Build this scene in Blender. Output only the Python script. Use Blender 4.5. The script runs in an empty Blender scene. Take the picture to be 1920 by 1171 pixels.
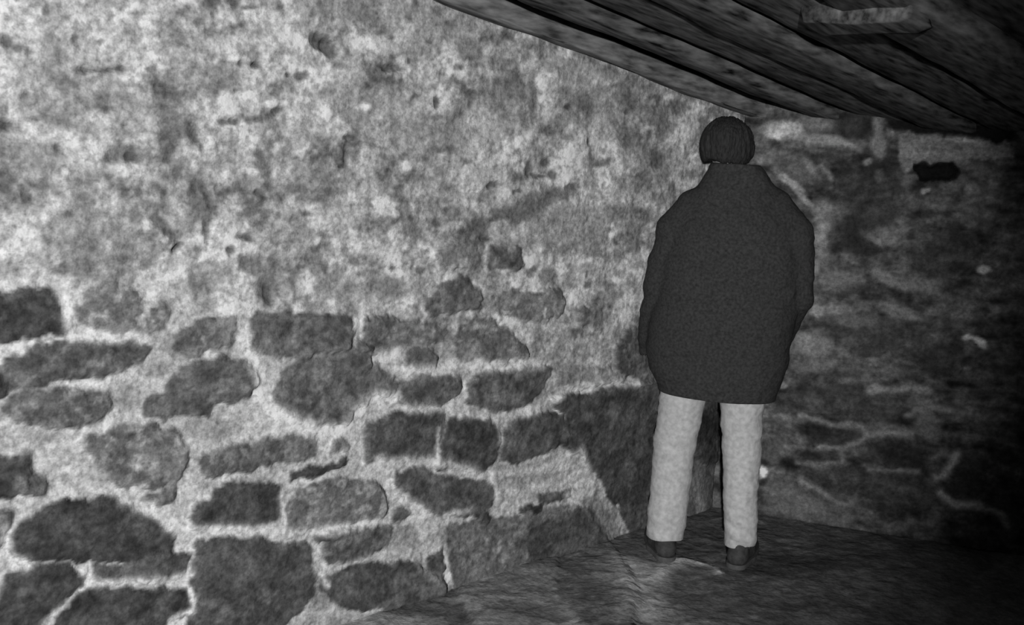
import bpy, math
import numpy as np

# ---------------------------------------------------------------- camera, world, lamp, exposure
S = bpy.context.scene
COL = S.collection
W, H, FPX = 1920.0, 1171.0, 2000.0
PITCH, ROLL, EYE = math.radians(8.2), math.radians(3.5), 1.6
FW = np.array([0, math.cos(PITCH), -math.sin(PITCH)])
R0 = np.array([1.0, 0, 0]); U0 = np.array([0, math.sin(PITCH), math.cos(PITCH)])
RT = R0*math.cos(ROLL) + U0*math.sin(ROLL)
UP = U0*math.cos(ROLL) - R0*math.sin(ROLL)
EYEP = np.array([0, 0, EYE])

def ray(x, y):
    return FW + RT*(x-W/2)/FPX - UP*(y-H/2)/FPX
def on_floor(x, y, z=0.0):
    d = ray(x, y); return EYEP + d*((z-EYE)/d[2])

from mathutils import Matrix, Vector
cam_d = bpy.data.cameras.new('camera'); cam = bpy.data.objects.new('camera', cam_d); COL.objects.link(cam)
cam_d.sensor_width = 36.0; cam_d.lens = 36.0*FPX/W; cam_d.clip_start = 0.05
M = Matrix.Identity(4)
for i, v in enumerate((RT, UP, -FW)):
    for j in range(3): M[j][i] = v[j]
M.translation = Vector(EYEP); cam.matrix_world = M
S.camera = cam

world = bpy.data.worlds.new('world'); S.world = world; world.use_nodes = True
bg = world.node_tree.nodes['Background']
bg.inputs[0].default_value = (1, 1, 1, 1); bg.inputs[1].default_value = 0.0035

# hand-held lamp of somebody standing behind the camera
lamp_d = bpy.data.lights.new('hand_lamp', 'SPOT'); lamp = bpy.data.objects.new('hand_lamp', lamp_d); COL.objects.link(lamp)
LP = Vector((-0.62, -4.2, 1.75)); lamp.location = LP
lamp_d.energy = 2050; lamp_d.shadow_soft_size = 0.05
lamp_d.spot_size = math.radians(32.0); lamp_d.spot_blend = 0.65
AIM = Vector((-0.26, 3.6, 1.16))
lamp.rotation_euler = (AIM-LP).to_track_quat('-Z', 'Y').to_euler()

S.view_settings.view_transform = 'Standard'; S.view_settings.look = 'None'
S.view_settings.gamma = 1.0; S.view_settings.exposure = 0.0; S.view_settings.use_curve_mapping = False

# ---------------------------------------------------------------- noise, materials, mesh helpers
rng = np.random.RandomState(7)
LAT = rng.rand(256, 256)
def vnoise(u, v):
    """smooth value noise, 0..1"""
    iu = np.floor(u).astype(int); iv = np.floor(v).astype(int)
    fu = u-iu; fv = v-iv
    fu = fu*fu*(3-2*fu); fv = fv*fv*(3-2*fv)
    a = LAT[iu & 255, iv & 255]; b = LAT[(iu+1) & 255, iv & 255]
    c = LAT[iu & 255, (iv+1) & 255]; d = LAT[(iu+1) & 255, (iv+1) & 255]
    return (a*(1-fu)+b*fu)*(1-fv) + (c*(1-fu)+d*fu)*fv
def fbm(u, v, octv=4, off=0.0):
    s = 0; a = 0.5; t = 0
    for k in range(octv):
        s = s + a*vnoise(u*2**k+off+17.3*k, v*2**k+off*1.7+9.1*k); t += a; a *= 0.55
    return s/t
def lin(t):
    c = np.asarray(t, dtype=float)/255.0
    return np.where(c <= 0.04045, c/12.92, ((c+0.055)/1.055)**2.4)

def new_mat(name):
    m = bpy.data.materials.new(name); m.use_nodes = True
    nt = m.node_tree; b = nt.nodes['Principled BSDF']
    return m, nt, b
def stone_mat(name, amp=1.0, rough=0.92, bump=0.6):
    """albedo from the traced 'tone' of the surface, broken up by fine grains and pits"""
    m, nt, b = new_mat(name); N = nt.nodes; Lk = nt.links
    at = N.new('ShaderNodeAttribute'); at.attribute_name = 'tone'
    tc = N.new('ShaderNodeTexCoord')
    def noise(scale, det, rou=0.6):
        n = N.new('ShaderNodeTexNoise'); n.inputs['Scale'].default_value = scale
        n.inputs['Detail'].default_value = det; n.inputs['Roughness'].default_value = rou
        Lk.new(tc.outputs['Object'], n.inputs['Vector']); return n.outputs['Fac']
    def mr(src, a, b_, c, d):
        n = N.new('ShaderNodeMapRange'); n.inputs[1].default_value = a; n.inputs[2].default_value = b_
        n.inputs[3].default_value = c; n.inputs[4].default_value = d; Lk.new(src, n.inputs[0]); return n.outputs[0]
    def mul(x, y):
        n = N.new('ShaderNodeMath'); n.operation = 'MULTIPLY'; Lk.new(x, n.inputs[0]); Lk.new(y, n.inputs[1]); return n.outputs[0]
    n1 = noise(58, 2.0, 0.7); n2 = noise(20, 3.0); n3 = noise(9, 2.0)
    f = mul(mr(n1, 0.25, 0.75, 1-0.46*amp, 1+0.46*amp), mr(n2, 0.3, 0.7, 1-0.30*amp, 1+0.30*amp))
    f = mul(f, mr(n3, 0.3, 0.7, 1-0.10*amp, 1+0.10*amp))
    t = mul(at.outputs['Fac'], f)
    mn = N.new('ShaderNodeMath'); mn.operation = 'MINIMUM'; mn.inputs[1].default_value = 0.9; Lk.new(t, mn.inputs[0])
    Lk.new(mn.outputs[0], b.inputs['Base Color'])
    b.inputs['Roughness'].default_value = rough; b.inputs['Specular IOR Level'].default_value = 0.15
    bp = N.new('ShaderNodeBump'); bp.inputs['Strength'].default_value = bump; bp.inputs['Distance'].default_value = 0.012
    Lk.new(n2, bp.inputs['Height']); Lk.new(bp.outputs[0], b.inputs['Normal'])
    return m
def grey_mat(name, alb, amp=0.15, scale=80, rough=0.8, bump=0.2, stretch=(1, 1, 1), spec=0.2, grain=None):
    m, nt, b = new_mat(name); N = nt.nodes; Lk = nt.links
    tc = N.new('ShaderNodeTexCoord'); mp = N.new('ShaderNodeMapping'); mp.inputs['Scale'].default_value = stretch
    if grain is not None:
        mp.vector_type = 'TEXTURE'; mp.inputs['Rotation'].default_value = (0, 0, grain); mp.inputs['Scale'].default_value = (5, 1, 1)
    Lk.new(tc.outputs['Object'], mp.inputs[0])
    n = N.new('ShaderNodeTexNoise'); n.inputs['Scale'].default_value = scale; n.inputs['Detail'].default_value = 4
    Lk.new(mp.outputs[0], n.inputs['Vector'])
    r = N.new('ShaderNodeMapRange'); r.inputs[1].default_value = 0.28; r.inputs[2].default_value = 0.72
    r.inputs[3].default_value = alb*(1-amp); r.inputs[4].default_value = alb*(1+amp)
    Lk.new(n.outputs['Fac'], r.inputs[0]); Lk.new(r.outputs[0], b.inputs['Base Color'])
    b.inputs['Roughness'].default_value = rough; b.inputs['Specular IOR Level'].default_value = spec
    bp = N.new('ShaderNodeBump'); bp.inputs['Strength'].default_value = bump; bp.inputs['Distance'].default_value = 0.004
    Lk.new(n.outputs['Fac'], bp.inputs['Height']); Lk.new(bp.outputs[0], b.inputs['Normal'])
    return m

def link(name, me, mat=None, parent=None, kind=None, label=None, cat=None, group=None):
    o = bpy.data.objects.new(name, me); COL.objects.link(o)
    if mat is not None: me.materials.append(mat)
    if parent is not None: o.parent = parent
    for k, v in (('kind', kind), ('label', label), ('category', cat), ('group', group)):
        if v: o[k] = v
    return o
def mesh_from(name, V, F, smooth=True):
    me = bpy.data.meshes.new(name)
    V = np.asarray(V, dtype=np.float32); F = np.asarray(F, dtype=np.int32)
    me.vertices.add(len(V)); me.vertices.foreach_set('co', V.ravel())
    me.loops.add(F.size); me.loops.foreach_set('vertex_index', F.ravel())
    me.polygons.add(len(F)); me.polygons.foreach_set('loop_start', np.arange(0, F.size, F.shape[1], dtype=np.int32))
    me.update(calc_edges=True)
    me.polygons.foreach_set('use_smooth', np.full(len(F), smooth)); me.validate(); me.update()
    return me

# ---------------------------------------------------------------- traced surfaces
class Sheet:
    """a rough masonry / earth surface: grid in (a, b) metres with traced stones, blotches and strokes"""
    def __init__(s, org, ea, eb, en, to_ab, A, B, k, topf=None):
        s.org, s.ea, s.eb, s.en, s.to_ab, s.k = map(lambda q: q, (org, ea, eb, en, to_ab, k))
        s.na, s.nb = len(A), len(B)
        a, t = np.meshgrid(A, B, indexing='ij')
        b = t if topf is None else t*topf(a)
        s.a, s.b = a.ravel(), b.ravel()
        s.wa = s.a + (fbm(s.a*28, s.b*28, 3, 3.1)-0.5)*0.040 + (fbm(s.a*90, s.b*90, 2, 8.0)-0.5)*0.004
        s.wb = s.b + (fbm(s.a*28, s.b*28, 3, 55.2)-0.5)*0.040 + (fbm(s.a*90, s.b*90, 2, 91.0)-0.5)*0.004
        s.tone = np.zeros_like(s.a); s.h = np.zeros_like(s.a)
    def pts(s, P):
        return np.array([s.to_ab(x, y) for x, y in P])
    def _mix(s, idx, m, tone, dh):
        if tone is not None: s.tone[idx] = s.tone[idx]*(1-m) + lin(tone)*m
        s.h[idx] += dh*m
    def poly_ab(s, P, tone, dh=0.012, edge=0.007, alpha=1.0, grow=0.008):
        for _ in range(1):
            Q = np.roll(P, -1, 0); P = np.stack([P*0.87+Q*0.13, P*0.13+Q*0.87], 1).reshape(-1, 2)
        lo = P.min(0)-0.06; hi = P.max(0)+0.06
        idx = np.nonzero((s.a > lo[0]) & (s.a < hi[0]) & (s.b > lo[1]) & (s.b < hi[1]))[0]
        if not len(idx): return
        x, y = s.wa[idx], s.wb[idx]; d = np.full(len(idx), 9.0); ins = np.zeros(len(idx), bool)
        for p, q in zip(P, np.roll(P, -1, 0)):
            e = q-p; L2 = e@e+1e-12
            t = np.clip(((x-p[0])*e[0]+(y-p[1])*e[1])/L2, 0, 1)
            d = np.minimum(d, np.hypot(x-p[0]-t*e[0], y-p[1]-t*e[1]))
            c = (p[1] > y) != (q[1] > y)
            with np.errstate(divide='ignore', invalid='ignore'):
                ins ^= c & (x < (q[0]-p[0])*(y-p[1])/(q[1]-p[1]+1e-15)+p[0])
        sd = np.where(ins, d, -d) + grow
        m = np.clip(sd/edge*0.5+0.5, 0, 1); m = m*m*(3-2*m)
        if tone is not None and tone > 40:          # uneven stone faces, smears of mortar on the paler ones
            off = rng.uniform(0, 90)
            na = fbm(s.a[idx]*14, s.b[idx]*20, 3, off); nb_ = fbm(s.a[idx]*38, s.b[idx]*46, 3, off+5)
            sm = np.clip((nb_-0.56)*7, 0, 1)*min(1.0, max(0.0, (tone-76)/36.0))*0.55
            m = m*(1-sm)
            tone = np.clip(tone + 11*np.tanh(7*(na-0.5)) + 7*np.tanh(7*(nb_-0.5)), 20, 200)
        s._mix(idx, m*alpha, tone, 0)
        hm = np.clip(sd/0.022+0.2, 0, 1); s.h[idx] += dh*hm*(2-hm)
        tilt = (x-P[:, 0].mean())*rng.uniform(-.06, .06)+(y-P[:, 1].mean())*rng.uniform(-.06, .06)
        s.h[idx] += np.clip(hm, 0, 1)*tilt
    def poly(s, P, tone, **k): s.poly_ab(s.pts(P), tone, **k)
    def blot(s, x, y, rx, ry, ang, tone, dh=-0.004, alpha=0.9, pw=2.2):
        an = math.radians(ang); c = s.pts([(x, y)])[0]
        u = s.pts([(x+math.cos(an)*rx, y+math.sin(an)*rx)])[0]-c
        v = s.pts([(x-math.sin(an)*ry, y+math.cos(an)*ry)])[0]-c
        R = 2.2*(np.abs(u)+np.abs(v))
        idx = np.nonzero((np.abs(s.a-c[0]) < R[0]) & (np.abs(s.b-c[1]) < R[1]))[0]
        if not len(idx): return
        Mi = np.linalg.inv(np.array([u, v]).T)
        wa, wb = s.a[idx]*.5+s.wa[idx]*.5, s.b[idx]*.5+s.wb[idx]*.5
        q = Mi@np.array([wa-c[0], wb-c[1]]); r = np.hypot(q[0], q[1])
        m = np.exp(-np.power(r, 2*pw)*0.9)
        s._mix(idx, m*alpha, tone, dh)
    def line(s, P, w, tone, dh=0.0, alpha=0.9):
        A = s.pts(P)
        dpx = math.hypot(P[1][0]-P[0][0], P[1][1]-P[0][1]); wm = w*0.5*np.linalg.norm(A[1]-A[0])/dpx
        lo = A.min(0)-3*wm-.02; hi = A.max(0)+3*wm+.02
        idx = np.nonzero((s.a > lo[0]) & (s.a < hi[0]) & (s.b > lo[1]) & (s.b < hi[1]))[0]
        if not len(idx): return
        x, y = s.a[idx]*.6+s.wa[idx]*.4, s.b[idx]*.6+s.wb[idx]*.4; d = np.full(len(idx), 9.0)
        for p, q in zip(A[:-1], A[1:]):
            e = q-p; t = np.clip(((x-p[0])*e[0]+(y-p[1])*e[1])/(e@e+1e-12), 0, 1)
            d = np.minimum(d, np.hypot(x-p[0]-t*e[0], y-p[1]-t*e[1]))
        m = np.exp(-(d/wm)**2*0.7)
        s._mix(idx, m*alpha, tone, dh)
    def build(s, name, mat, thick, rough=0.012, gain=1.0, kind='structure', **tags):
        hh = s.h + (fbm(s.a*7, s.b*7, 5, 31.0)-0.5)*2*rough + (fbm(s.a*40, s.b*40, 3, 71.0)-0.5)*rough*0.5
        P = s.org + np.outer(s.a, s.ea) + np.outer(s.b, s.eb) + np.outer(hh, s.en)
        I = np.arange(s.na*s.nb).reshape(s.na, s.nb)
        F = np.stack([I[:-1, :-1], I[1:, :-1], I[1:, 1:], I[:-1, 1:]], -1).reshape(-1, 4)
        # closed slab: rim down to a back face
        rim = np.concatenate([I[:, 0], I[-1, 1:], I[-2::-1, -1], I[0, -2:0:-1]])
        back = s.org + np.outer(s.a[rim], s.ea)+np.outer(s.b[rim], s.eb) - s.en*thick
        nb0 = len(P); k = len(rim); j = np.arange(k); j2 = (j+1) % k
        P = np.vstack([P, back, back.mean(0)[None]])
        Rm = np.array([s.ea, s.eb, s.en]); Rm[0] *= np.sign(np.linalg.det(Rm))    # local axes of the sheet
        P = (P-s.org)@Rm.T
        Fr = np.stack([rim[j2], rim[j], nb0+j, nb0+j2], -1)
        cen = nb0+k
        tri = np.stack([nb0+j2, nb0+j, np.full(k, cen), np.full(k, cen)], -1)
        e = np.cross(s.ea, s.eb)@s.en
        Fq = np.vstack([F, Fr])
        if e < 0: Fq = Fq[:, ::-1]
        me = mesh_from(name, P, Fq)
        # back fan as proper triangles
        import bmesh
        bm = bmesh.new(); bm.from_mesh(me); bm.verts.ensure_lookup_table()
        for q in range(k):
            tr = (bm.verts[nb0+q], bm.verts[nb0+(q+1) % k], bm.verts[cen])
            bm.faces.new(tr if e < 0 else tr[::-1])
        bm.to_mesh(me); bm.free()
        at = me.attributes.new('tone', 'FLOAT', 'POINT')
        tv = np.concatenate([s.tone, np.full(k+1, 0.12)])*s.k*gain
        at.data.foreach_set('value', tv.astype(np.float32))
        o = link(name, me, mat, kind=kind, **tags)
        mw = Matrix.Identity(4)
        for i in range(3):
            for j in range(3): mw[j][i] = Rm[i][j]
        mw.translation = Vector(s.org); o.matrix_world = mw
        return o

CORNER = on_floor(1332, 950)
def dirv(az): a = math.radians(az); return np.array([math.sin(a), math.cos(a), 0.0])
DL, DR = dirv(45), dirv(108)
NL = np.array([DL[1], -DL[0], 0.0])              # left wall faces the room
NR = np.array([-DR[1], DR[0], 0.0]); NR = NR if NR[1] < 0 else -NR
Z = np.array([0, 0, 1.0])
def hit(x, y, n, org):
    r = ray(x, y); t = ((org-EYEP)@n)/(r@n); return EYEP+r*t
def ab_left(x, y):
    P = hit(x, y, NL, CORNER); return ((CORNER-P)@DL, P[2])
def ab_right(x, y):
    P = hit(x, y, NR, CORNER); return ((P-CORNER)@DR, P[2])
def ab_floor(x, y):
    P = on_floor(x, y); return (P[0], P[1])
CEIL0, CSL = 1.853, 0.130                          # ceiling height in the corner, rise along the left wall

# ---------------------------------------------------------------- left wall
top_left = lambda a: CEIL0 + CSL*a + 0.06
wl = Sheet(CORNER, -DL, Z, NL, ab_left, np.arange(0.0, 4.7, 0.0062), np.linspace(0, 1, 340), 1.55, top_left)
# plaster: broad variation of the limewash
n1 = fbm(wl.a*5+wl.b*3, wl.b*6-wl.a*2, 4, 5.0); n2 = fbm(wl.a*16, wl.b*16, 3, 41.0); n3 = fbm(wl.a*45, wl.b*45, 3, 77.0)
n4 = fbm(wl.a*9-wl.b*5, wl.b*24+wl.a*4, 3, 132.0)
wl.tone = lin(np.clip(150 + (n1-0.5)*120 + 20*np.tanh(9*(n2-0.52)) + 15*np.tanh(9*(n3-0.5)) + 14*np.tanh(9*(n4-0.5)), 60, 215))
P_, B_, L_ = wl.poly, wl.blot, wl.line
# broad thin patches where the limewash has worn grey
for q in [(150,150,150,45,25,126),(120,215,110,30,25,122),(60,300,60,25,10,138),(240,420,120,30,0,136),(840,50,90,40,5,128),
          (760,230,120,50,20,138),(960,210,60,50,20,122),(1090,200,50,40,0,122),(1180,210,40,60,0,112),(1230,300,35,50,0,118),
          (90,500,110,26,0,124),(700,540,110,22,0,130),(1060,420,70,40,0,138),(400,520,45,30,0,125),(580,330,50,30,0,128),
          (60,120,55,30,40,140),(350,90,60,35,0,140),(700,20,150,22,0,130)]:
    B_(*q, dh=0, alpha=0.7)
# lower masonry: flush mortar, paler
lo = wl.pts([(0, 545)])[0][1]
for q in [(0,1171,400,560,0,184),(500,1000,350,380,0,184),(780,850,300,230,0,166)]:
    B_(*q, dh=0, alpha=0.55, pw=2.5)
# bright lime lumps
for q in [(700,85,48,17,8,190),(755,118,12,14,60,196),(688,200,9,8,0,212),(572,185,13,6,0,212),(508,195,9,7,0,212),(440,100,13,22,-30,188),
          (420,90,30,16,20,178),(505,80,16,26,10,186),(560,235,20,42,0,176),(275,422,14,10,0,188),(312,448,24,8,45,186),(428,330,10,18,0,176),(400,265,8,9,0,204),(595,450,6,9,-20,210),
          (575,528,22,24,0,190),(560,578,12,8,0,195),(765,310,9,10,0,214),(722,380,18,12,0,196),(735,398,14,8,0,190),(250,318,28,14,0,184),(125,320,8,7,0,186),
          (185,310,10,12,0,182),(35,485,22,10,0,182),(900,235,40,45,0,166),(885,330,60,20,0,170),(1035,160,10,60,0,152),(1080,140,50,28,20,142),(1130,240,14,30,0,150),
          (620,610,18,14,0,182),(665,612,9,12,0,188),(1225,170,12,8,0,120),(1010,205,5,5,0,180),(800,580,30,10,-50,172),(860,500,22,5,10,168),(640,400,40,25,0,176),
          (690,455,40,16,30,178),(150,300,50,16,0,170),(60,90,40,45,40,164),(165,100,45,20,20,170),(955,555,10,8,0,168),(95,490,20,25,0,170),(660,370,18,10,0,184),(480,195,12,20,0,182),
          (1150,550,20,16,0,132),(1180,525,10,14,0,134),(290,30,20,14,0,180),(940,340,10,36,0,176)]:
    B_(*q, dh=0.004, alpha=0.85)
# pits, holes, dark worn spots, and one shadow zone painted as tone
for q in [(600,78,20,14,35,78,-.02),(622,92,14,20,-30,70,-.02),(735,127,24,7,5,82,-.012),(722,130,6,5,0,66,-.01),(482,122,11,7,0,68,-.015),(452,117,6,7,0,80,-.01),
          (568,140,16,9,0,88,-.01),(545,142,5,6,0,74,-.01),(235,288,32,20,-10,92,-.012),(250,297,12,8,0,74,-.012),(205,300,8,8,0,98,0),(195,133,46,5,4,92,-.01),(230,128,10,8,0,80,-.008),
          (160,132,10,6,0,92,-.006),(305,162,18,5,12,88,-.008),(85,222,42,8,4,106,0),(5,237,22,11,10,74,-.01),(15,78,12,18,-40,86,-.008),(35,92,12,8,0,94,0),(52,100,10,6,60,98,0),
          (430,227,22,6,0,84,-.01),(520,208,14,7,-20,74,-.01),(480,220,36,9,0,98,0),(372,352,14,16,20,88,-.01),(375,385,22,26,0,98,0),(390,370,7,24,-20,80,-.008),
          (390,435,6,32,0,84,-.006),(305,418,9,26,-40,92,-.006),(335,465,13,6,-40,70,-.014),(320,450,5,12,20,100,0),(290,385,32,12,10,112,0),(250,400,8,14,0,104,0),
          (463,447,19,8,18,74,-.014),(435,470,9,9,45,76,-.01),(455,492,14,18,-20,96,0),(495,500,44,24,10,104,-.005),(508,540,28,24,0,82,-.012),(505,556,10,18,0,72,-.008),
          (375,533,24,20,0,116,0),(150,502,28,16,-20,104,0),(115,508,16,10,0,108,0),(8,352,22,8,15,88,-.008),(48,372,9,16,-30,88,-.008),(158,367,14,8,0,92,-.006),(90,350,30,6,0,118,0),
          (108,278,6,11,-35,84,-.006),(365,258,9,14,-30,92,-.006),(375,275,6,12,-20,104,0),(318,300,10,7,0,94,-.006),(335,332,9,8,0,92,-.006),(490,310,18,9,0,104,0),(485,290,10,10,0,100,0),
          (330,65,14,16,-40,112,0),(372,42,12,8,0,100,-.004),(440,5,14,10,20,74,-.01),(470,15,18,6,0,98,0),(525,8,8,10,0,98,0),(440,50,22,8,-10,108,0),(250,60,25,18,10,122,0),(85,20,8,14,0,110,0),
          (140,70,7,9,0,96,0),(188,78,10,6,0,100,0),(48,178,8,8,0,92,-.006),(130,155,20,14,0,104,0),(285,130,12,8,20,104,0),(190,185,10,22,25,112,0),(200,205,8,10,0,98,0),
          (655,258,12,5,0,74,-.01),(652,285,6,27,8,96,-.008),(640,312,6,5,0,78,-.006),(615,335,30,10,0,118,0),(555,355,22,10,0,100,0),(575,400,16,7,0,110,0),(488,362,7,7,0,84,-.008),
          (820,192,7,10,0,76,-.01),(878,172,12,6,30,92,-.004),(884,192,7,14,20,88,-.004),(868,214,7,6,0,80,-.008),(776,175,5,6,0,88,0),(820,220,16,5,0,104,0),(832,278,24,10,0,106,0),(735,265,6,5,0,94,0),
          (905,75,10,6,0,100,0),(925,72,6,8,0,92,-.004),(765,115,5,7,0,86,0),(805,75,9,6,0,98,0),(768,30,5,12,0,104,0),(820,20,10,8,0,102,0),(845,45,14,8,20,104,0),(860,125,9,8,0,96,-.004),
          (960,158,24,22,0,108,0),(1000,180,8,50,0,104,0),(1070,200,9,7,0,64,-.012),(1098,195,18,24,-20,96,0),(1030,245,15,9,20,86,-.008),(1106,265,5,8,0,58,-.012),(1108,295,4,22,0,104,0),
          (992,315,6,18,15,82,-.008),(1010,330,20,4,10,84,-.008),(1028,306,9,8,0,80,-.01),(1040,328,8,10,0,78,-.006),(925,345,15,7,-8,76,-.012),(972,358,11,5,0,88,-.006),(985,105,6,12,0,108,0),(925,115,12,10,0,116,0),
          (1072,350,13,9,-25,74,-.01),(1040,365,44,14,-5,102,0),(1000,385,40,22,-15,98,0),(960,400,35,18,0,94,-.004),(925,412,26,6,-10,92,0),(905,430,14,20,0,96,0),(912,448,10,7,0,72,-.01),(820,418,8,7,0,82,-.008),  # broad blots here paint a shadow zone into the plaster tone
          (850,400,26,8,-20,122,0),(1180,190,18,24,0,90,0),(1178,210,5,6,0,74,-.006),(1175,255,18,22,0,92,0),(1230,300,14,20,0,84,-.005),(1240,240,18,30,0,100,0),(1130,305,22,8,-15,94,0),(1215,250,8,8,0,82,0),
          (1270,200,20,16,0,96,0),(1290,170,30,16,10,92,0),(1140,130,20,10,20,110,0),(1260,350,10,10,0,104,0),(1205,330,10,10,0,100,0),(1160,400,30,20,0,120,0),(1190,440,12,40,0,112,0),
          (790,505,7,10,0,92,-.004),(772,500,4,16,0,104,0),(735,500,6,6,0,92,0),(612,505,7,11,0,88,-.006),(700,492,9,6,0,104,0),(665,490,10,8,0,112,0),(655,540,14,12,0,110,0),(715,532,28,16,0,114,0),
          (1000,507,14,9,-40,88,-.005),(1030,520,22,16,20,112,0),(1100,535,7,6,0,98,0),(1100,460,26,20,20,124,0),(870,470,28,12,0,118,0),(1160,480,12,12,0,116,0),(760,410,6,40,0,128,0)]:
    B_(*q[:6], dh=q[6], alpha=0.92)
# dark undressed stones between the mortar, plus dark patches around the figure
ST = [
 ([(1150,930),(1270,930),(1270,1015),(1190,1015)],64),
 ([(1270,720),(1420,720),(1420,1010),(1300,1010),(1268,940),(1262,840)],72),
 ([(1296,770),(1350,770),(1345,865),(1300,865)],48),  # dark wall patches in the gap between the legs
 ([(-60,560),(20,548),(75,542),(108,565),(127,600),(122,620),(75,632),(20,637),(-60,630)],70),
 ([(150,555),(205,540),(250,548),(295,570),(312,590),(290,618),(235,624),(175,622),(142,600)],112),
 ([(55,650),(120,643),(200,640),(262,640),(280,662),(255,682),(190,702),(140,710),(60,722),(0,732),(-50,735),(-50,700),(10,680),(50,672)],84),
 ([(5,745),(80,730),(150,738),(210,738),(205,762),(168,790),(120,798),(50,795),(8,770)],90),
 ([(-50,855),(40,850),(62,860),(50,890),(30,925),(-50,932)],62),
 ([(38,888),(60,882),(85,900),(78,918),(35,925)],92),
 ([(325,640),(345,615),(385,600),(438,592),(445,615),(430,640),(380,650),(370,668),(325,655)],98),
 ([(330,690),(375,680),(400,672),(440,674),(472,680),(482,720),(465,745),(400,752),(385,775),(300,782),(268,770),(280,745),(300,735)],84),
 ([(470,590),(560,590),(655,590),(658,625),(640,650),(560,668),(500,662),(470,655)],84),
 ([(560,655),(640,640),(690,650),(690,690),(600,700),(545,690)],100),
 ([(530,690),(600,680),(660,660),(690,680),(735,700),(738,735),(690,745),(668,765),(645,790),(580,795),(540,785),(530,765),(510,745)],82),
 ([(680,598),(740,598),(800,610),(835,618),(830,640),(790,640),(740,655),(700,665),(675,650)],98),
 ([(765,655),(800,650),(822,665),(810,685),(760,690)],92),
 ([(845,640),(870,605),(900,590),(935,610),(965,630),(985,655),(990,670),(930,675),(860,672)],100),
 ([(793,578),(810,555),(825,530),(870,522),(890,535),(903,560),(895,575),(850,585),(800,588)],88),
 ([(815,480),(850,450),(880,455),(900,480),(885,500),(820,500)],118),
 ([(915,465),(975,468),(975,500),(920,502)],82),
 ([(930,560),(960,545),(1000,550),(1040,545),(1065,570),(1040,598),(990,600),(940,592)],106),
 ([(1080,580),(1110,573),(1130,590),(1125,620),(1105,610),(1085,600)],98),
 ([(740,720),(790,705),(860,705),(862,735),(830,755),(770,758),(737,750)],84),
 ([(880,715),(920,695),(980,690),(1032,688),(1025,710),(1000,745),(960,772),(910,768),(875,750)],82),
 ([(690,795),(740,775),(835,768),(828,810),(815,855),(740,855),(680,865),(680,820)],72),
 ([(838,785),(880,780),(925,795),(935,825),(925,865),(905,880),(820,875),(828,840)],68),
 ([(945,800),(980,780),(1050,775),(1060,820),(1040,835),(1000,855),(960,870),(940,860)],73),
 ([(1030,745),(1120,735),(1200,712),(1260,720),(1260,800),(1255,860),(1250,960),(1180,965),(1150,940),(1110,880),(1075,845),(1050,830),(1060,780)],66),
 ([(1150,650),(1180,620),(1225,600),(1240,640),(1235,715),(1195,718),(1155,690)],82),
 ([(170,820),(230,800),(300,800),(345,820),(350,870),(330,905),(280,910),(220,910),(185,870),(168,840)],98),
 ([(365,865),(400,845),(470,830),(560,815),(590,825),(592,845),(560,865),(500,872),(440,885),(380,892)],87),
 ([(265,930),(325,912),(325,935),(290,940)],88),
 ([(20,1000),(45,975),(100,945),(150,932),(230,940),(290,975),(330,1010),(318,1040),(250,1045),(150,1050),(60,1047),(20,1035)],60),
 ([(355,960),(400,925),(440,905),(500,905),(530,925),(525,970),(480,985),(420,988),(360,985)],66),
 ([(540,940),(570,915),(640,898),(700,905),(722,930),(720,965),(660,975),(600,990),(545,1000),(530,985)],96),
 ([(738,905),(745,885),(800,880),(850,900),(920,905),(925,940),(905,960),(830,965),(790,945),(750,920)],78),
 ([(365,1018),(430,1008),(520,1012),(575,1020),(588,1060),(590,1110),(560,1150),(520,1171),(500,1240),(340,1240),(358,1120),(362,1060)],74),
 ([(165,1060),(220,1062),(245,1047),(320,1035),(352,1040),(345,1070),(320,1080),(240,1085),(180,1088)],74),
 ([(-60,1090),(30,1080),(60,1060),(120,1062),(155,1080),(130,1110),(90,1140),(50,1220),(-60,1240)],60),
 ([(85,1250),(100,1170),(150,1110),(180,1100),(240,1105),(300,1100),(352,1112),(352,1145),(300,1165),(280,1250)],61),
 ([(600,1050),(605,1000),(660,995),(735,985),(725,1015),(700,1040),(660,1050)],84),
 ([(600,1085),(660,1060),(780,1055),(825,1085),(830,1110),(790,1135),(700,1140),(640,1135),(605,1110)],73),
 ([(835,985),(900,975),(980,965),(1050,948),(1098,948),(1130,990),(1170,1050),(1195,1110),(1195,1250),(960,1250),(860,1140),(842,1050)],94),
 ([(980,1000),(1050,960),(1095,955),(1150,1040),(1185,1110),(1100,1200),(1000,1100)],72),
 ([(735,950),(768,960),(750,976),(735,976)],78),
 ([(798,1050),(828,1030),(828,1078),(800,1060)],74),
 ([(545,885),(600,873),(645,860),(650,868),(600,890),(545,896)],66),
 ([(585,1002),(640,990),(645,998),(590,1018)],78),
 ([(620,830),(645,825),(650,845),(625,848)],104),
 ([(0,955),(18,950),(10,985),(-30,990)],88),
 ([(965,955),(1010,943),(1008,960)],60), ([(1005,932),(1065,915),(1062,930),(1010,942)],74), ([(890,963),(915,962),(915,975),(893,976)],66),
 ([(1040,700),(1090,690),(1150,690),(1170,710),(1110,722),(1045,722)],118),
]
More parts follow.
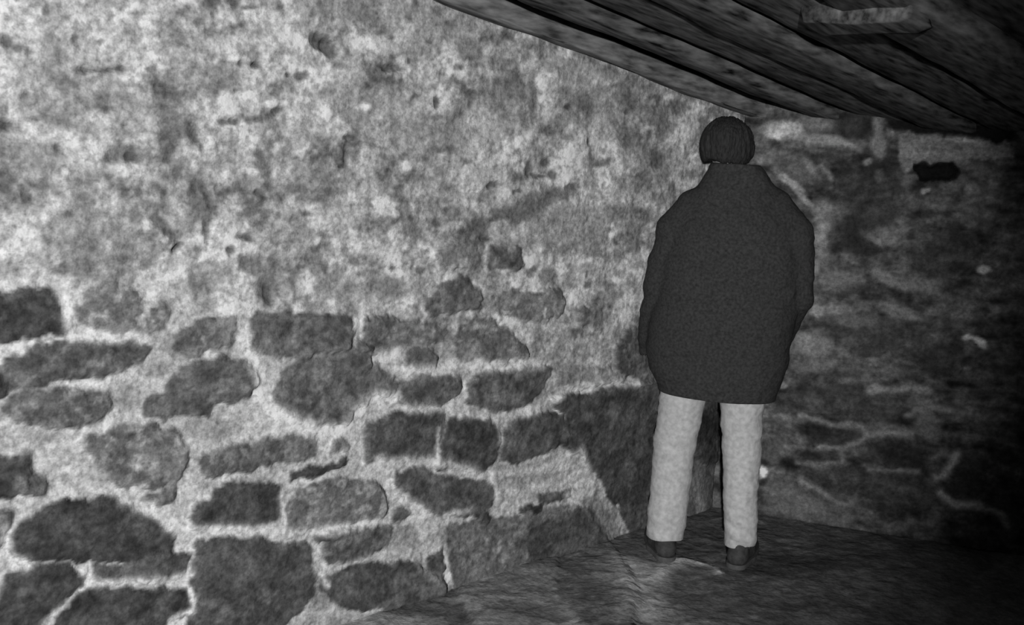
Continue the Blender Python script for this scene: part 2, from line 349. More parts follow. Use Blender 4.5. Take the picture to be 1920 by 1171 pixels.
for q in [(400,800,50,20,10,124),(235,745,28,32,0,128),(290,690,35,18,-15,122),(370,690,30,22,0,112),(700,1010,50,24,-10,120),(760,1010,28,28,0,116),(620,660,70,28,0,112),
          (560,690,24,24,0,120),(400,620,30,26,0,116),(90,815,60,12,0,134),(195,880,24,36,60,118),(130,855,36,20,0,140),(850,640,30,24,0,118),(930,640,60,20,0,124),(1010,810,30,16,0,112),
          (980,890,44,22,0,118),(1080,700,40,20,0,116),(40,760,40,12,0,120),(600,1120,26,30,0,104),(700,1165,120,14,0,134),(870,1010,50,26,0,108),(330,655,30,24,0,122),(80,910,20,12,0,120)]:
    B_(*q, dh=0.0, alpha=0.75)
for P, t in ST: P_(P, t, dh=0.010)
# bits inside the stones and pale mortar strokes
for q in [(210,580,14,22,0,92),(215,545,8,20,0,98),(250,548,7,6,0,76),(250,598,6,5,0,84),(20,585,10,8,0,60),(330,830,8,14,0,150),(250,870,14,8,0,165),(300,815,22,8,0,112),(215,850,10,20,0,82),(90,825,16,6,0,118),
          (60,755,10,6,0,118),(10,765,8,8,0,80),(415,865,10,18,0,70),(430,850,12,8,0,112),(640,600,14,7,0,72),(1000,735,20,10,-40,64),(985,750,28,8,-25,64),(900,745,8,14,0,72),(930,850,20,14,0,72),
          (1100,780,14,8,0,92),(1130,770,12,6,0,92),(1160,800,10,10,0,74),(600,700,25,12,0,108),(615,680,10,5,0,130),(180,780,10,30,20,92),(200,700,30,6,10,74),(645,795,3,3,0,100)]:
    B_(*q, dh=0, alpha=0.7)
for P, w, t in [([(128,560),(132,620)],14,158),([(130,632),(280,632)],16,160),([(452,580),(460,650),(475,680),(492,740),(520,780),(600,808),(650,800),(668,770),(700,745),(740,745)],24,165),
                ([(665,600),(662,640)],12,150),([(740,695),(840,690),(1010,680)],14,148),([(700,672),(742,665)],18,165),([(760,765),(840,765),(935,785),(1000,770),(1060,730),(1110,725)],10,138),
                ([(932,790),(936,830)],9,125),([(820,870),(822,800)],7,118),([(700,862),(820,862),(900,890),(1010,880)],11,138),([(350,990),(440,992),(530,995)],14,158),([(530,920),(534,985)],9,150),
                ([(545,1000),(640,990),(722,970)],12,155),([(728,900),(728,960)],8,150),([(745,930),(790,960),(820,985)],15,140),([(650,1055),(720,1042),(770,1042)],7,122),([(590,1030),(592,1065),(615,1095)],12,146),
                ([(160,1065),(170,1092),(300,1086),(355,1075)],12,152),([(120,1130),(160,1095)],10,135),([(80,1171),(110,1135)],14,126),([(355,1105),(360,1140),(320,1158)],8,150),([(230,935),(290,960),(330,995)],14,162),
                ([(10,1040),(50,1060)],16,160),([(-20,1130),(5,1040),(5,990)],18,140),([(850,1122),(905,1122),(990,1122)],9,112),([(780,1055),(835,1100),(850,1122)],9,112),
                ([(1110,945),(1150,1000),(1178,1060),(1200,1110)],26,98),([(1120,945),(1140,985)],16,112),([(1100,955),(1185,1110)],5,62),
                ([(1020,880),(1085,845),(1115,915)],12,128),([(1000,910),(1060,905)],7,138),([(1060,925),(1110,922)],8,132),([(925,880),(935,930),(945,945)],8,126),([(830,965),(880,955)],8,130),
                ([(1080,720),(1120,716),(1190,716)],8,132),([(1300,900),(1310,950),(1315,985)],30,112)]:
    L_(P, w, t+(38 if t > 112 else 0), dh=0.004, alpha=0.9)
# masonry continues beyond the left edge of the photograph and behind the legs
r2 = np.random.RandomState(3)
b0 = 0.05
while b0 < 1.05:
    hh = r2.uniform(0.10, 0.17); a0 = 3.22 + r2.uniform(0, .1)
    while a0 < 4.5:
        ww = r2.uniform(0.16, 0.38); c = np.array([a0+ww/2, b0+hh/2]); n = 9
        P = np.array([c+np.array([math.cos(q)*(ww/2-.012)*r2.uniform(.85, 1.1), math.sin(q)*(hh/2-.01)*r2.uniform(.85, 1.1)]) for q in np.arange(n)*2*math.pi/n])
        wl.poly_ab(P, r2.uniform(62, 100), dh=0.01); a0 += ww
    b0 += hh
MW = stone_mat('rubble_wall')
wall_left = wl.build('wall_left', MW, 0.35)

# ---------------------------------------------------------------- right wall
top_right = lambda a: CEIL0 + 0.10 + 0*a
wr = Sheet(CORNER, DR, Z, NR, ab_right, np.arange(-0.02, 2.6, 0.0062), np.linspace(0, 1, 310), 1.2, lambda a: 2.12+0*a)
m1 = fbm(wr.a*6, wr.b*14, 4, 15.0); m2 = fbm(wr.a*22, wr.b*26, 3, 47.0)
m3 = fbm(wr.a*9+30, wr.b*40, 3, 88.0)
wr.tone = lin(np.clip(74 + (m1-0.5)*100 + (m2-0.5)*80 + (m3-0.5)*50, 12, 200))
P_, B_, L_ = wr.poly, wr.blot, wr.line
for P, t in [([(1510,790),(1560,797),(1620,805),(1622,822),(1580,832),(1520,832)],44),([(1490,845),(1570,845),(1570,866),(1490,866)],44),([(1610,850),(1640,825),(1700,820),(1735,850),(1742,880),(1660,874)],42),
             ([(1560,215),(1600,205),(1640,225),(1630,262),(1590,268),(1560,245)],34),([(1570,300),(1630,290),(1680,330),(1690,420),(1620,430),(1570,380)],46),([(1490,700),(1620,705),(1630,770),(1530,775),(1480,745)],56),  # middle one paints the figure's shadow into the wall tone
             ([(1690,252),(1765,255),(1890,270),(1897,292),(1790,302),(1770,310),(1692,318)],122),([(1660,222),(1900,236),(1905,262),(1690,246)],24),([(1720,312),(1785,308),(1800,320),(1790,336),(1725,335)],20),
             ([(1560,730),(1630,735),(1700,740),(1690,780),(1600,790)],66),([(1755,880),(1800,850),(1850,870),(1840,920),(1780,925)],40),([(1640,890),(1740,890),(1760,940),(1700,960),(1620,930)],60),
             ([(1500,880),(1620,880),(1600,930),(1530,910)],58),([(1700,460),(1780,440),(1840,480),(1800,520),(1710,510)],48),([(1560,620),(1700,600),(1740,640),(1600,670)],56),([(1720,640),(1800,640),(1800,700),(1740,700)],48)]:
    P_(P, t, dh=0.008 if t > 30 else (-0.09 if t < 22 else -0.02), edge=0.03 if 30 < t < 100 else 0.01, alpha=0.75 if 30 < t < 100 else 1)
for q in [(1470,243,40,16,0,176),(1455,250,20,10,0,200),(1540,262,50,11,8,136),(1595,272,14,4,5,150),(1530,230,34,14,10,112),(1385,205,40,12,10,120),(1470,195,30,10,0,84),(1500,320,40,26,20,92),(1520,315,7,20,-35,124),
          (1480,340,36,7,38,150),(1510,375,24,6,42,150),(1545,410,18,34,-10,116),(1540,450,11,30,0,136),(1530,500,7,16,0,140),(1620,440,7,16,-45,140),(1638,447,20,5,45,150),  # opening blots paint the lit rim beside the jacket into the tone
          (1570,525,46,20,0,108),(1535,583,14,10,0,150),(1565,580,40,9,0,122),(1660,520,30,12,20,120),(1725,535,44,14,0,112),(1750,585,18,8,0,108),(1700,590,40,10,10,104),(1600,600,50,12,0,92),
          (1525,650,34,22,10,118),(1505,635,14,10,0,128),(1530,685,36,12,0,108),(1470,720,8,6,0,124),(1640,728,14,9,0,150),(1590,712,20,6,0,92),(1735,765,14,16,20,110),(1740,800,24,24,0,100),
          (1430,885,8,11,0,255),(1430,868,10,8,0,34),(1430,905,8,7,0,34),(1690,530,10,10,0,110),(1645,235,9,22,0,118),(1648,272,11,15,0,128),(1625,303,8,7,0,116),(1650,330,9,12,0,84),
          (1835,640,16,6,30,210),(1815,632,9,6,0,200),(1845,505,12,8,0,190),(1735,358,8,5,0,150),(1815,355,8,10,0,140),(1780,350,20,8,0,100),(1700,340,14,14,0,100),(1500,950,60,22,0,104),(1460,920,30,20,0,98),(1560,975,40,12,10,100),
          (1450,840,18,26,0,80),(1470,985,50,10,4,100),(1310,985,14,22,0,120),(1320,900,14,40,0,92),(1330,950,24,30,0,104),(1330,820,10,36,0,46),(1600,440,40,40,0,40),(1870,580,14,10,0,120),(1860,345,10,10,0,120)]:
    B_(*q, dh=0.003, alpha=0.85)
for P, w, t in [([(1500,776),(1560,795),(1612,798),(1628,812)],9,112),([(1535,838),(1590,838),(1632,816),(1660,810),(1710,812)],10,122),([(1495,868),(1565,868)],8,112),([(1576,845),(1578,868)],10,96),
                ([(1630,880),(1720,882)],8,108),([(1505,902),(1530,918),(1582,946)],11,128),([(1640,728),(1740,730)],10,122),([(1700,778),(1740,755)],10,112),([(1795,850),(1772,890),(1755,895)],12,150),
                ([(1762,922),(1790,944),(1832,946)],12,165),([(1832,946),(1880,965),(1890,985)],12,160),([(1560,178),(1640,184),(1750,194)],9,130),([(1640,268),(1650,290)],16,120),([(1560,950),(1590,960)],10,90),
                ([(1690,252),(1698,318)],10,120),([(1700,302),(1780,300)],9,112),([(1690,252),(1765,255)],6,112),([(1540,310),(1560,335)],8,120),([(1780,258),(1840,264)],9,185)]:
    L_(P, w, t, dh=0.003, alpha=0.85)
MWD = stone_mat('dark_rubble_wall', amp=0.9)
wall_right = wr.build('wall_right', MWD, 0.35, rough=0.014)

# ---------------------------------------------------------------- floor
fl = Sheet(np.array([0, 0, 0.0]), np.array([1., 0, 0]), np.array([0, 1., 0]), Z, ab_floor,
           np.arange(-2.6, 3.6, 0.0125), np.arange(-1.0, 5.3, 0.0125), 1.9)
k1 = fbm(fl.a*4, fl.b*4, 4, 12.0); k2 = fbm(fl.a*20, fl.b*20, 3, 66.0)
fl.tone = lin(86 + (k1-0.5)*40 + (k2-0.5)*40)
fl.poly([(850,1085),(960,1030),(1060,1010),(1130,1000),(1170,1060),(1198,1120),(1200,1230),(930,1250)], 118, dh=0.012)
fl.poly([(1060,1000),(1110,960),(1180,1085),(1195,1230),(1120,1230),(1040,1100)], 96, dh=0.0)
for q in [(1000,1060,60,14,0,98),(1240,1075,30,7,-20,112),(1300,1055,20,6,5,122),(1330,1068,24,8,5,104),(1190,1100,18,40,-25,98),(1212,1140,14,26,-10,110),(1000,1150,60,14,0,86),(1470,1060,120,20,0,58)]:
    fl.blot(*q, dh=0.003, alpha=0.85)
for q in [(720,1165,110,18,0,150),(900,1122,70,7,0,132)]: fl.blot(*q, dh=0.003, alpha=0.8)
for P, w, t in [([(1225,1085),(1250,1062),(1275,1050)],13,165),([(1268,1050),(1300,1052),(1340,1064),(1348,1075)],11,185),([(1178,1060),(1200,1110),(1215,1150)],30,158)]:
    fl.line(P, w, t, dh=0.006)
MF = stone_mat('earth_floor', amp=0.8)
floor = fl.build('floor', MF, 0.2, rough=0.010)

# ---------------------------------------------------------------- sloping ceiling, joists, boards
cz = lambda P: CEIL0 + CSL*((CORNER-P)@DL)
SL = -DL + np.array([0, 0, CSL]); SL = SL/np.linalg.norm(SL)          # up the slope, away from the corner
def slope_pt(s, w, dz=0.0):
    """s metres from the corner along the left wall, w metres out from it, dz above the joists' underside"""
    P = CORNER - DL*s + NL*w; return np.array([P[0], P[1], cz(P)+dz])
def timber(name, mat, s0, s1, w0, w1, z0, z1, seed=0, wob=0.006, **tags):
    """a hewn length of timber lying along the slope: many rings, uneven faces"""
    r = np.random.RandomState(seed); n = max(8, int((s1-s0)/0.05)); V = []; m = 12
    per = []
    for k in range(m):                                   # rounded rectangle
        side, t = divmod(k, 3)
        c = [(0, 0), (1, 0), (1, 1), (0, 1)][side]; d = [(0, 0), (1, 0), (1, 1), (0, 1)][(side+1) % 4]
        f = (0.08, 0.5, 0.92)[t]; per.append((c[0]+(d[0]-c[0])*f, c[1]+(d[1]-c[1])*f))
    ph = r.rand(m, 3)*6
    for i in range(n+1):
        s = s0+(s1-s0)*i/n
        for k, (u, v) in enumerate(per):
            j = wob*(math.sin(s*5+ph[k, 0])+0.4*math.sin(s*11+ph[k, 1])+0.25*math.sin(s*23+ph[k, 2]))
            V.append(slope_pt(s, w0+(w1-w0)*u+j, z0+(z1-z0)*v+j*0.7))
    F = [(i*m+k, i*m+(k+1) % m, (i+1)*m+(k+1) % m, (i+1)*m+k) for i in range(n) for k in range(m)]
    V.append(np.mean(V[:m], 0)); c0 = len(V)-1; V.append(np.mean(V[-1-m:-1], 0)); c1 = len(V)-1
    me = bpy.data.meshes.new(name)
    FF = list(F) + [(k, c0, (k+1) % m) for k in range(m)] + [(n*m+k, n*m+(k+1) % m, c1) for k in range(m)]
    me.from_pydata([tuple(v) for v in V], [], FF); me.update()
    me.polygons.foreach_set('use_smooth', [True]*len(FF))
    import bmesh
    bm = bmesh.new(); bm.from_mesh(me); bmesh.ops.recalc_face_normals(bm, faces=bm.faces); bm.to_mesh(me); bm.free()
    return link(name, me, mat, **tags)
WOOD1 = grey_mat('weathered_timber', 0.18, 0.7, 45, 0.9, 0.3, grain=math.radians(45))
WOOD2 = grey_mat('dark_timber', 0.10, 1.0, 38, 0.95, 0.35, grain=math.radians(45))
WOOD3 = grey_mat('sooty_boards', 0.10, 0.9, 38, 0.95, 0.3, grain=math.radians(45))
timber('ceiling_beam', WOOD1, -0.10, 3.9, 0.015, 0.075, 0.0, 0.078, 1,
       label='pale grey timber running down along the top of the plastered wall', cat='beam')
for i, (w, dw, dz, lab) in enumerate((
        (0.25, 0.11, 0.026, 'dark hewn joist nearest the plastered wall, pale scuffs on its side'),
        (0.43, 0.20, 0.055, 'wide dark board passing just above and left of the head'),
        (0.67, 0.19, 0.034, 'dark plank ending on the wall just right of the head'),
        (0.90, 0.24, 0.060, 'wide dark plank carrying the short rough crosspiece'),
        (1.19, 0.22, 0.040, 'dark plank nearest the upper right corner, fading into black'))):
    timber('ceiling_joist', WOOD2, -0.9, 3.9, w, w+dw, dz, 0.140, 2+i, wob=0.004, label=lab, cat='beam')
timber('ceiling_crosspiece', WOOD2, 1.24, 1.38, 1.08, 1.40, 0.005, 0.105, 12, wob=0.008,
       label='short rough wooden crosspiece under the ceiling planks at the upper right', cat='board')
timber('ceiling', WOOD3, -1.1, 4.3, -0.3, 3.2, 0.142, 0.20, 9, wob=0.003, kind='structure')

# ---------------------------------------------------------------- distance-field modeller for the figure
def smin(a, b, k):
    h = np.clip(0.5+0.5*(b-a)/k, 0, 1); return b*(1-h)+a*h-k*h*(1-h)
class Field:
    def __init__(s, lo, hi, vs):
        s.lo = np.array(lo, float); s.vs = vs
        s.n = np.ceil((np.array(hi)-s.lo)/vs).astype(int)+1
        s.ax = [s.lo[i]+np.arange(s.n[i])*vs for i in range(3)]
        s.d = np.full(tuple(s.n), 1.0, np.float32)
    def _sub(s, lo, hi, pad):
        sl = []
        for i in range(3):
            a = int(max(0, math.floor((lo[i]-pad-s.lo[i])/s.vs))); b = int(min(s.n[i], math.ceil((hi[i]+pad-s.lo[i])/s.vs)+1))
            sl.append(slice(a, max(a, b)))
        X, Y, Z_ = np.meshgrid(*[s.ax[i][sl[i]] for i in range(3)], indexing='ij', sparse=True)
        return tuple(sl), X, Y, Z_
    def add(s, sl, v, k, sub=False):
        cur = s.d[sl]
        if sub: s.d[sl] = -smin(-cur, v, k)
        else: s.d[sl] = smin(cur, v, k)
    def cap(s, p, q, r1, r2, k=0.02, sq=(1, 1, 1), sub=False):
        """tapered capsule; sq squashes the cross-section per axis"""
        p = np.array(p, float); q = np.array(q, float); R = max(r1, r2)*max(1, *sq)
        sl, X, Y, Z_ = s._sub(np.minimum(p, q)-R, np.maximum(p, q)+R, 3*k+0.02)
        e = q-p; L2 = e@e+1e-9
        t = np.clip(((X-p[0])*e[0]+(Y-p[1])*e[1]+(Z_-p[2])*e[2])/L2, 0, 1)
        dx, dy, dz = (X-p[0]-t*e[0])/sq[0], (Y-p[1]-t*e[1])/sq[1], (Z_-p[2]-t*e[2])/sq[2]
        s.add(sl, np.sqrt(dx*dx+dy*dy+dz*dz)-(r1+(r2-r1)*t), k, sub)
    def ell(s, c, r, k=0.02, sub=False):
        c = np.array(c, float); r = np.array(r, float)
        sl, X, Y, Z_ = s._sub(c-r, c+r, 3*k+0.02)
        q = np.sqrt(((X-c[0])/r[0])**2+((Y-c[1])/r[1])**2+((Z_-c[2])/r[2])**2)
        s.add(sl, (q-1)*r.min(), k, sub)
    def loft(s, secs, k=0.02, p=2.4, sub=False):
        """secs: z, xmin, xmax, ycentre, depth radius - upright lofted body"""
        S_ = np.array(sorted(secs)); z0, z1 = S_[0, 0], S_[-1, 0]
        sl, X, Y, Z_ = s._sub((S_[:, 1].min(), (S_[:, 3]-S_[:, 4]).min(), z0), (S_[:, 2].max(), (S_[:, 3]+S_[:, 4]).max(), z1), 3*k+0.02)
        z = np.clip(Z_, z0, z1); f = [np.interp(z, S_[:, 0], S_[:, i]) for i in range(1, 5)]
        cx = (f[0]+f[1])/2; rx = (f[1]-f[0])/2
        q = (np.abs((X-cx)/rx)**p+np.abs((Y-f[2])/f[3])**p)**(1/p)
        d = (q-1)*np.minimum(rx, f[3]); dz = np.abs(Z_-(z0+z1)/2)-(z1-z0)/2
        s.add(sl, np.maximum(d, dz) if True else d, k, sub)
    def mesh(s, name):
        d = s.d; n = d.shape; ins = d < 0
        cs = [ins[i:n[0]-1+i, j:n[1]-1+j, k:n[2]-1+k] for i in (0, 1) for j in (0, 1) for k in (0, 1)]
        cnt = sum(c.astype(np.int8) for c in cs); act = (cnt > 0) & (cnt < 8)
        ids = np.full(act.shape, -1, np.int64); C = np.argwhere(act); ids[act] = np.arange(len(C))
        acc = np.zeros((len(C), 3)); num = np.zeros(len(C))
        offs = np.array([(i, j, k) for i in (0, 1) for j in (0, 1) for k in (0, 1)])
        for a in range(8):
            for b in range(a+1, 8):
                if np.abs(offs[a]-offs[b]).sum() != 1: continue
                A = C+offs[a]; B = C+offs[b]
                da = d[A[:, 0], A[:, 1], A[:, 2]]; db = d[B[:, 0], B[:, 1], B[:, 2]]
                m = (da < 0) != (db < 0); t = np.where(m, da/(da-db+1e-12), 0)[:, None]
                acc += np.where(m[:, None], A+(B-A)*t, 0); num += m
        V = s.lo + acc/num[:, None]*s.vs
        Fs = []
        for ax in range(3):
            u, v = (ax+1) % 3, (ax+2) % 3
            a = [slice(1, n[i]-1) for i in range(3)]; a[ax] = slice(0, n[ax]-1)
            b = list(a); b[ax] = slice(1, n[ax])
            i0, i1 = ins[tuple(a)], ins[tuple(b)]
            for sgn in (0, 1):
                E = np.argwhere((i0 & ~i1) if sgn == 0 else (~i0 & i1))
                if not len(E): continue
                E = E + np.array([s_.start for s_ in a])
                q = []
                for du, dv in ((1, 1), (0, 1), (0, 0), (1, 0)):
                    G = E.copy(); G[:, u] -= du; G[:, v] -= dv; q.append(ids[G[:, 0], G[:, 1], G[:, 2]])
                Q = np.stack(q, 1); Fs.append(Q if sgn == 0 else Q[:, ::-1])
        return V, np.vstack(Fs)
def wrinkle(V, amp, su, sv, off):
    """push vertices in and out across y by folded noise"""
    n = fbm(V[:, 0]*su+V[:, 1]*su*0.6, V[:, 2]*sv, 4, off)-0.5
    W_ = V.copy(); r = V[:, :2]-V[:, :2].mean(0); r = r/(np.linalg.norm(r, axis=1)[:, None]+1e-6)
    W_[:, :2] += r*(n*2*amp)[:, None]; return W_

# ---------------------------------------------------------------- the person facing the corner
PO = on_floor(1310, 1046)
paz = math.radians(11.2)
person = bpy.data.objects.new('person', None); COL.objects.link(person)
person.location = PO; person.rotation_euler = (0, 0, -paz)
person['label'] = 'person in a bulky dark jacket and pale trousers, back turned, standing in the corner'
person['category'] = 'person'
SKIN = grey_mat('skin', 0.30, 0.08, 60, 0.6, 0.1)
HAIR = grey_mat('hair', 0.024, 0.6, 60, 0.75, 0.8, (3, 3, 0.6))
COAT = grey_mat('jacket_cloth', 0.042, 0.38, 95, 0.95, 0.2, spec=0.05)
PANT = grey_mat('trouser_cloth', 0.48, 0.22, 48, 0.95, 0.3, spec=0.05)
SHOE = grey_mat('shoe_leather', 0.05, 0.35, 60, 0.7, 0.3)
SOLE = grey_mat('shoe_sole', 0.09, 0.2, 60, 0.8, 0.2)

HC = np.array([-0.03, 0.035, 1.695])               # head centre; the head is bowed forward a little
B = Field((-0.40, -0.20, 0.0), (0.42, 0.36, 1.84), 0.0045)
for sx, hipx, kn, an in ((-1, -0.095, (-0.135, 0.02, 0.49), (-0.148, -0.03, 0.09)), (1, 0.085, (0.125, 0.03, 0.49), (0.160, -0.01, 0.09))):
    B.cap((hipx, 0, 0.90), kn, 0.074, 0.046, 0.012); B.cap(kn, ((kn[0]+an[0])/2, an[1]-0.002, 0.34), 0.045, 0.046, 0.008)
    B.cap(((kn[0]+an[0])/2, an[1]-0.002, 0.34), an, 0.046, 0.034, 0.008)
    B.cap(an, (an[0]+sx*0.03, an[1]+0.15, 0.035), 0.036, 0.026, 0.02); B.cap(an, (an[0], an[1]-0.03, 0.035), 0.034, 0.028, 0.02)
B.loft([(0.84, -0.15, 0.15, 0, 0.09), (0.92, -0.175, 0.175, 0, 0.115), (1.05, -0.145, 0.165, 0, 0.10), (1.25, -0.16, 0.19, 0, 0.115), (1.42, -0.17, 0.20, 0, 0.10), (1.50, -0.08, 0.11, 0.005, 0.07)], 0.03, 2.1)
B.cap((0.0, 0.0, 1.48), (-0.02, 0.022, 1.62), 0.062, 0.054, 0.025)
# skull, jaw, face
B.ell(HC+[0, -0.012, 0.022], (0.077, 0.094, 0.090), 0.01); B.ell(HC+[0, 0.034, -0.045], (0.056, 0.058, 0.066), 0.02)
B.cap(HC+[-0.012, 0.075, -0.095], HC+[0.012, 0.075, -0.095], 0.016, 0.016, 0.018)
B.cap(HC+[0, 0.088, 0.010], HC+[0, 0.108, -0.028], 0.007, 0.012, 0.008); B.cap(HC+[-0.012, 0.096, -0.033], HC+[0.012, 0.096, -0.033], 0.007, 0.007, 0.006)
for sx in (-1, 1):
    B.ell(HC+[sx*0.031, 0.090, 0.003], (0.017, 0.012, 0.011), 0.006, sub=True); B.ell(HC+[sx*0.031, 0.076, 0.003], (0.013, 0.013, 0.010), 0.003)
    B.cap(HC+[sx*0.014, 0.088, 0.022], HC+[sx*0.045, 0.078, 0.022], 0.006, 0.005, 0.008)
    B.ell(HC+[sx*0.079, -0.004, -0.010], (0.009, 0.020, 0.032), 0.006); B.ell(HC+[sx*0.088, 0.002, -0.008], (0.006, 0.010, 0.016), 0.003, sub=True)
    B.ell(HC+[sx*0.045, 0.062, -0.025], (0.020, 0.018, 0.018), 0.015)
B.cap(HC+[-0.020, 0.090, -0.055], HC+[0.020, 0.090, -0.055], 0.0065, 0.0065, 0.005); B.cap(HC+[-0.016, 0.088, -0.066], HC+[0.016, 0.088, -0.066], 0.007, 0.007, 0.005)
B.cap(HC+[-0.020, 0.099, -0.0605], HC+[0.020, 0.099, -0.0605], 0.0025, 0.0025, 0.002, sub=True)
# arms and hands
def hand(F, w, d, side, curl):
    """w wrist, d unit direction of the hand, palm faces inwards (towards -side*x)"""
    w = np.array(w, float); d = np.array(d, float)/np.linalg.norm(d)
    inn = np.array([-side, 0, 0.0]); fr = np.cross(d, inn)*(-side); fr = fr/np.linalg.norm(fr)
    if fr[1] < 0: fr = -fr
    for q in (-0.026, -0.009, 0.009, 0.026):
        F.cap(w+fr*q*0.6+d*0.008, w+d*0.082+fr*q, 0.0135, 0.0125, 0.010)
    for q, L, n in ((0.031, 0.070, 0), (0.0105, 0.079, 1), (-0.0105, 0.073, 2), (-0.031, 0.058, 3)):
        p = w+d*0.085+fr*q; dd = d.copy()
        for j, (f, r1, r2) in enumerate(((0.44, 0.0092, 0.0086), (0.31, 0.0086, 0.0080), (0.25, 0.0080, 0.0068))):
            a = curl*(0.35+0.25*j+0.08*n); dd = dd*math.cos(a)+inn*math.sin(a); dd /= np.linalg.norm(dd)
            e = p+dd*L*f*1.0; F.cap(p, e, r1, r2, 0.0025); p = e
    t0 = w+d*0.022+fr*0.028; t1 = t0+(d*0.62+fr*0.62+inn*0.35)*0.038; t2 = t1+(d*0.85+fr*0.32+inn*0.35)*0.032; t3 = t2+(d*0.95+inn*0.35)*0.024
    F.cap(t0, t1, 0.0150, 0.0115, 0.006); F.cap(t1, t2, 0.0112, 0.0100, 0.003); F.cap(t2, t3, 0.0100, 0.0080, 0.003)
ARM = {-1: ((-0.165, 0, 1.43), (-0.235, 0.02, 1.15), (-0.262, 0.085, 0.900)), 1: ((0.205, 0, 1.43), (0.280, 0.03, 1.15), (0.235, 0.13, 0.925))}
for sx, (sh, el, wr_) in ARM.items():
    B.cap(sh, el, 0.052, 0.042, 0.03); B.cap(el, wr_, 0.041, 0.026, 0.02, )
    hd = (-0.02, 0.05, -1.0) if sx < 0 else (-0.12, 0.25, -1.0)
    hand(B, wr_, hd, sx, 0.55)
V, F_ = B.mesh('body'); body = link('body', mesh_from('body', V, F_), SKIN, person)

# jacket: lofted trunk plus sleeves that run inside its outline
J = Field((-0.42, -0.26, 0.66), (0.44, 0.34, 1.70), 0.006)
sec = [(0.700, -0.222, 0.252, 0.01, 0.165), (0.730, -0.235, 0.258, 0.01, 0.172), (0.785, -0.268, 0.268, 0.01, 0.178), (0.85, -0.288, 0.280, 0.01, 0.182), (0.975, -0.280, 0.292, 0, 0.184), (1.11, -0.265, 0.300, 0, 0.178),
       (1.24, -0.245, 0.298, 0, 0.170), (1.375, -0.225, 0.280, 0, 0.152), (1.44, -0.190, 0.245, 0, 0.135), (1.50, -0.150, 0.190, 0, 0.112), (1.56, -0.122, 0.160, 0.004, 0.096), (1.605, -0.102, 0.124, 0.008, 0.084), (1.632, -0.092, 0.100, 0.010, 0.080)]
J.loft(sec, 0.012, 2.3)
J.cap((-0.150, 0, 1.445), (-0.205, 0.0, 1.36), 0.070, 0.072, 0.035); J.cap((0.170, 0, 1.470), (0.262, 0.0, 1.36), 0.070, 0.074, 0.035)
J.cap((-0.205, 0.0, 1.36), (-0.246, 0.012, 1.12), 0.072, 0.074, 0.018); J.cap((-0.246, 0.012, 1.12), (-0.268, 0.075, 0.905), 0.074, 0.062, 0.014)
J.cap((0.262, 0.0, 1.36), (0.282, 0.012, 1.13), 0.074, 0.074, 0.018); J.cap((0.282, 0.012, 1.13), (0.238, 0.120, 0.935), 0.074, 0.058, 0.014)
J.cap((-0.269, 0.080, 0.90), (-0.276, 0.09, 0.845), 0.052, 0.050, 0.008); J.cap((-0.272, 0.085, 0.86), (-0.275, 0.09, 0.80), 0.040, 0.040, 0.004, sub=True)
J.cap((0.236, 0.125, 0.92), (0.230, 0.135, 0.88), 0.052, 0.050, 0.008)
J.loft([(0.60, -0.20, 0.232, 0.01, 0.145), (0.735, -0.215, 0.240, 0.01, 0.152)], 0.006, 2.3, sub=True)        # open hem
J.loft([(1.585, -0.072, 0.072, 0.016, 0.060), (1.70, -0.078, 0.078, 0.018, 0.066)], 0.006, 2.0, sub=True)      # neck opening
V, F_ = J.mesh('jacket')
V = wrinkle(V, 0.012, 9, 13, 3.0)
back = np.clip(-V[:, 1]/0.06, 0, 1)
for zc, a_ in ((1.335, 0.005), (1.215, 0.004), (1.10, 0.006), (0.975, 0.005), (0.86, 0.003)):
    zz = zc + 0.008*np.sin(V[:, 0]*17+zc*40)
    V[:, 1] += back*a_*np.exp(-((V[:, 2]-zz)/0.006)**2)
jacket = link('jacket', mesh_from('jacket', V, F_), COAT, person, label='bulky dark jacket with a straight hem and faint cross seams')

# trousers
T = Field((-0.28, -0.20, 0.03), (0.28, 0.20, 0.98), 0.006)
T.loft([(0.74, -0.205, 0.198, 0.0, 0.118), (0.84, -0.205, 0.195, 0, 0.125), (0.95, -0.185, 0.185, 0, 0.118)], 0.02, 2.3)
T.cap((-0.112, 0, 0.80), (-0.138, 0.012, 0.49), 0.100, 0.086, 0.012); T.cap((-0.138, 0.012, 0.49), (-0.146, -0.020, 0.115), 0.086, 0.079, 0.012)
T.cap((0.108, 0, 0.80), (0.132, 0.012, 0.49), 0.098, 0.076, 0.012); T.cap((0.132, 0.012, 0.49), (0.160, -0.004, 0.125), 0.078, 0.064, 0.012)
V, F_ = T.mesh('trousers')
k = V[:, 2] < 0.11; V[k, 2] = 0.085 + (V[k, 2]-0.085)*0.15 + 0.006*np.sin(V[k, 0]*40)
lowf = np.clip((0.36-V[:, 2])/0.25, 0, 1)
V = wrinkle(V, 0.010, 11, 17, 9.0); V[:, 1] += lowf*0.006*np.sin(V[:, 2]*95+V[:, 0]*30)
trousers = link('trousers', mesh_from('trousers', V, F_), PANT, person, label='pale loose trousers with worn hems')

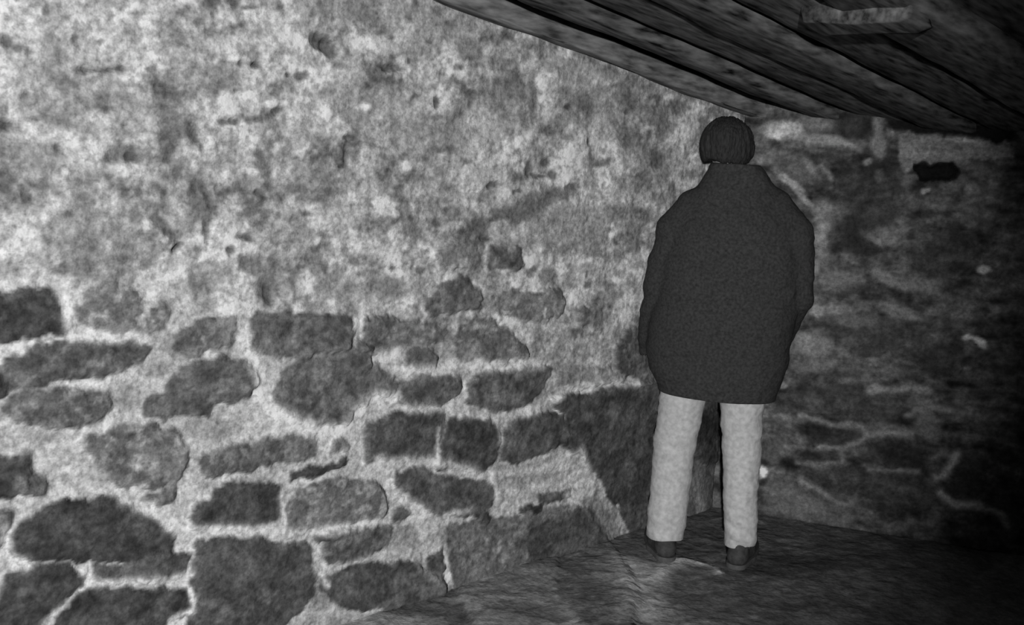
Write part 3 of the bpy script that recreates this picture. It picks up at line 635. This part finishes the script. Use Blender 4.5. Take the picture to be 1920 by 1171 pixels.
# hair: short, full at the back, open over the face
Hf = Field((-0.19, -0.16, 1.56), (0.13, 0.20, 1.84), 0.005)
Hf.ell(HC+[-0.002, -0.026, 0.006], (0.106, 0.100, 0.103), 0.01); Hf.ell(HC+[-0.008, -0.020, 0.034], (0.090, 0.108, 0.083), 0.02)
Hf.ell(HC+[0, -0.050, -0.030], (0.086, 0.064, 0.058), 0.02); Hf.cap(HC+[-0.06, 0.06, 0.062], HC+[0.055, 0.062, 0.066], 0.030, 0.028, 0.02)
Hf.ell(HC+[0, 0.090, -0.035], (0.072, 0.078, 0.085), 0.012, sub=True); Hf.ell(HC+[0, 0.02, -0.080], (0.16, 0.07, 0.045), 0.012, sub=True)
Hf.ell(HC+[0.0, -0.03, -0.098], (0.13, 0.13, 0.040), 0.008, sub=True)
Hf.ell(HC+[-0.055, -0.09, -0.072], (0.035, 0.06, 0.020), 0.006, sub=True)
V, F_ = Hf.mesh('hair')
c_ = HC+np.array([0, -0.02, 0.01]); rr = V-c_; th = np.arctan2(rr[:, 0], -rr[:, 1]); rn = np.linalg.norm(rr, axis=1)[:, None]
V = V + rr/rn*((fbm(th*9+3, V[:, 2]*14, 3, 2.0)-0.5)*0.014 + (fbm(th*30+9, V[:, 2]*25, 2, 6.0)-0.5)*0.008)[:, None]
hair = link('hair', mesh_from('hair', V, F_), HAIR, person, label='short dark hair, full at the back')

# shoes
for nm, ax, ay, tx in (('l', -0.150, -0.02, -0.34), ('r', 0.165, 0.0, 0.26)):
    q = Field((-0.09, -0.12, 0.0), (0.09, 0.24, 0.16), 0.004)
    q.cap((0, -0.045, 0.045), (0.0, 0.06, 0.045), 0.040, 0.046, 0.01, (1, 1, 0.95)); q.cap((0, 0.06, 0.045), (0.004, 0.165, 0.034), 0.046, 0.036, 0.012, (1, 1, 0.85))
    q.cap((0, -0.035, 0.05), (0, -0.02, 0.105), 0.040, 0.040, 0.015); q.cap((0, -0.02, 0.115), (0, -0.02, 0.16), 0.030, 0.032, 0.005, sub=True)
    V, F_ = q.mesh('shoe'); V[:, 2] = np.maximum(V[:, 2], 0.014)
    me = mesh_from('shoe', V, F_); sh = link('shoe', me, SHOE, person); sh.location = (ax, ay, 0.0); sh.rotation_euler = (0, 0, -tx)
    q = Field((-0.09, -0.13, -0.02), (0.09, 0.25, 0.05), 0.004)
    q.cap((0, -0.048, 0.012), (0, 0.06, 0.012), 0.042, 0.050, 0.01); q.cap((0, 0.06, 0.012), (0.004, 0.168, 0.012), 0.050, 0.038, 0.012)
    V, F_ = q.mesh('sole'); V[:, 2] = np.clip(V[:, 2], 0.001, 0.022)
    so = link('sole', mesh_from('sole', V, F_), SOLE, sh)
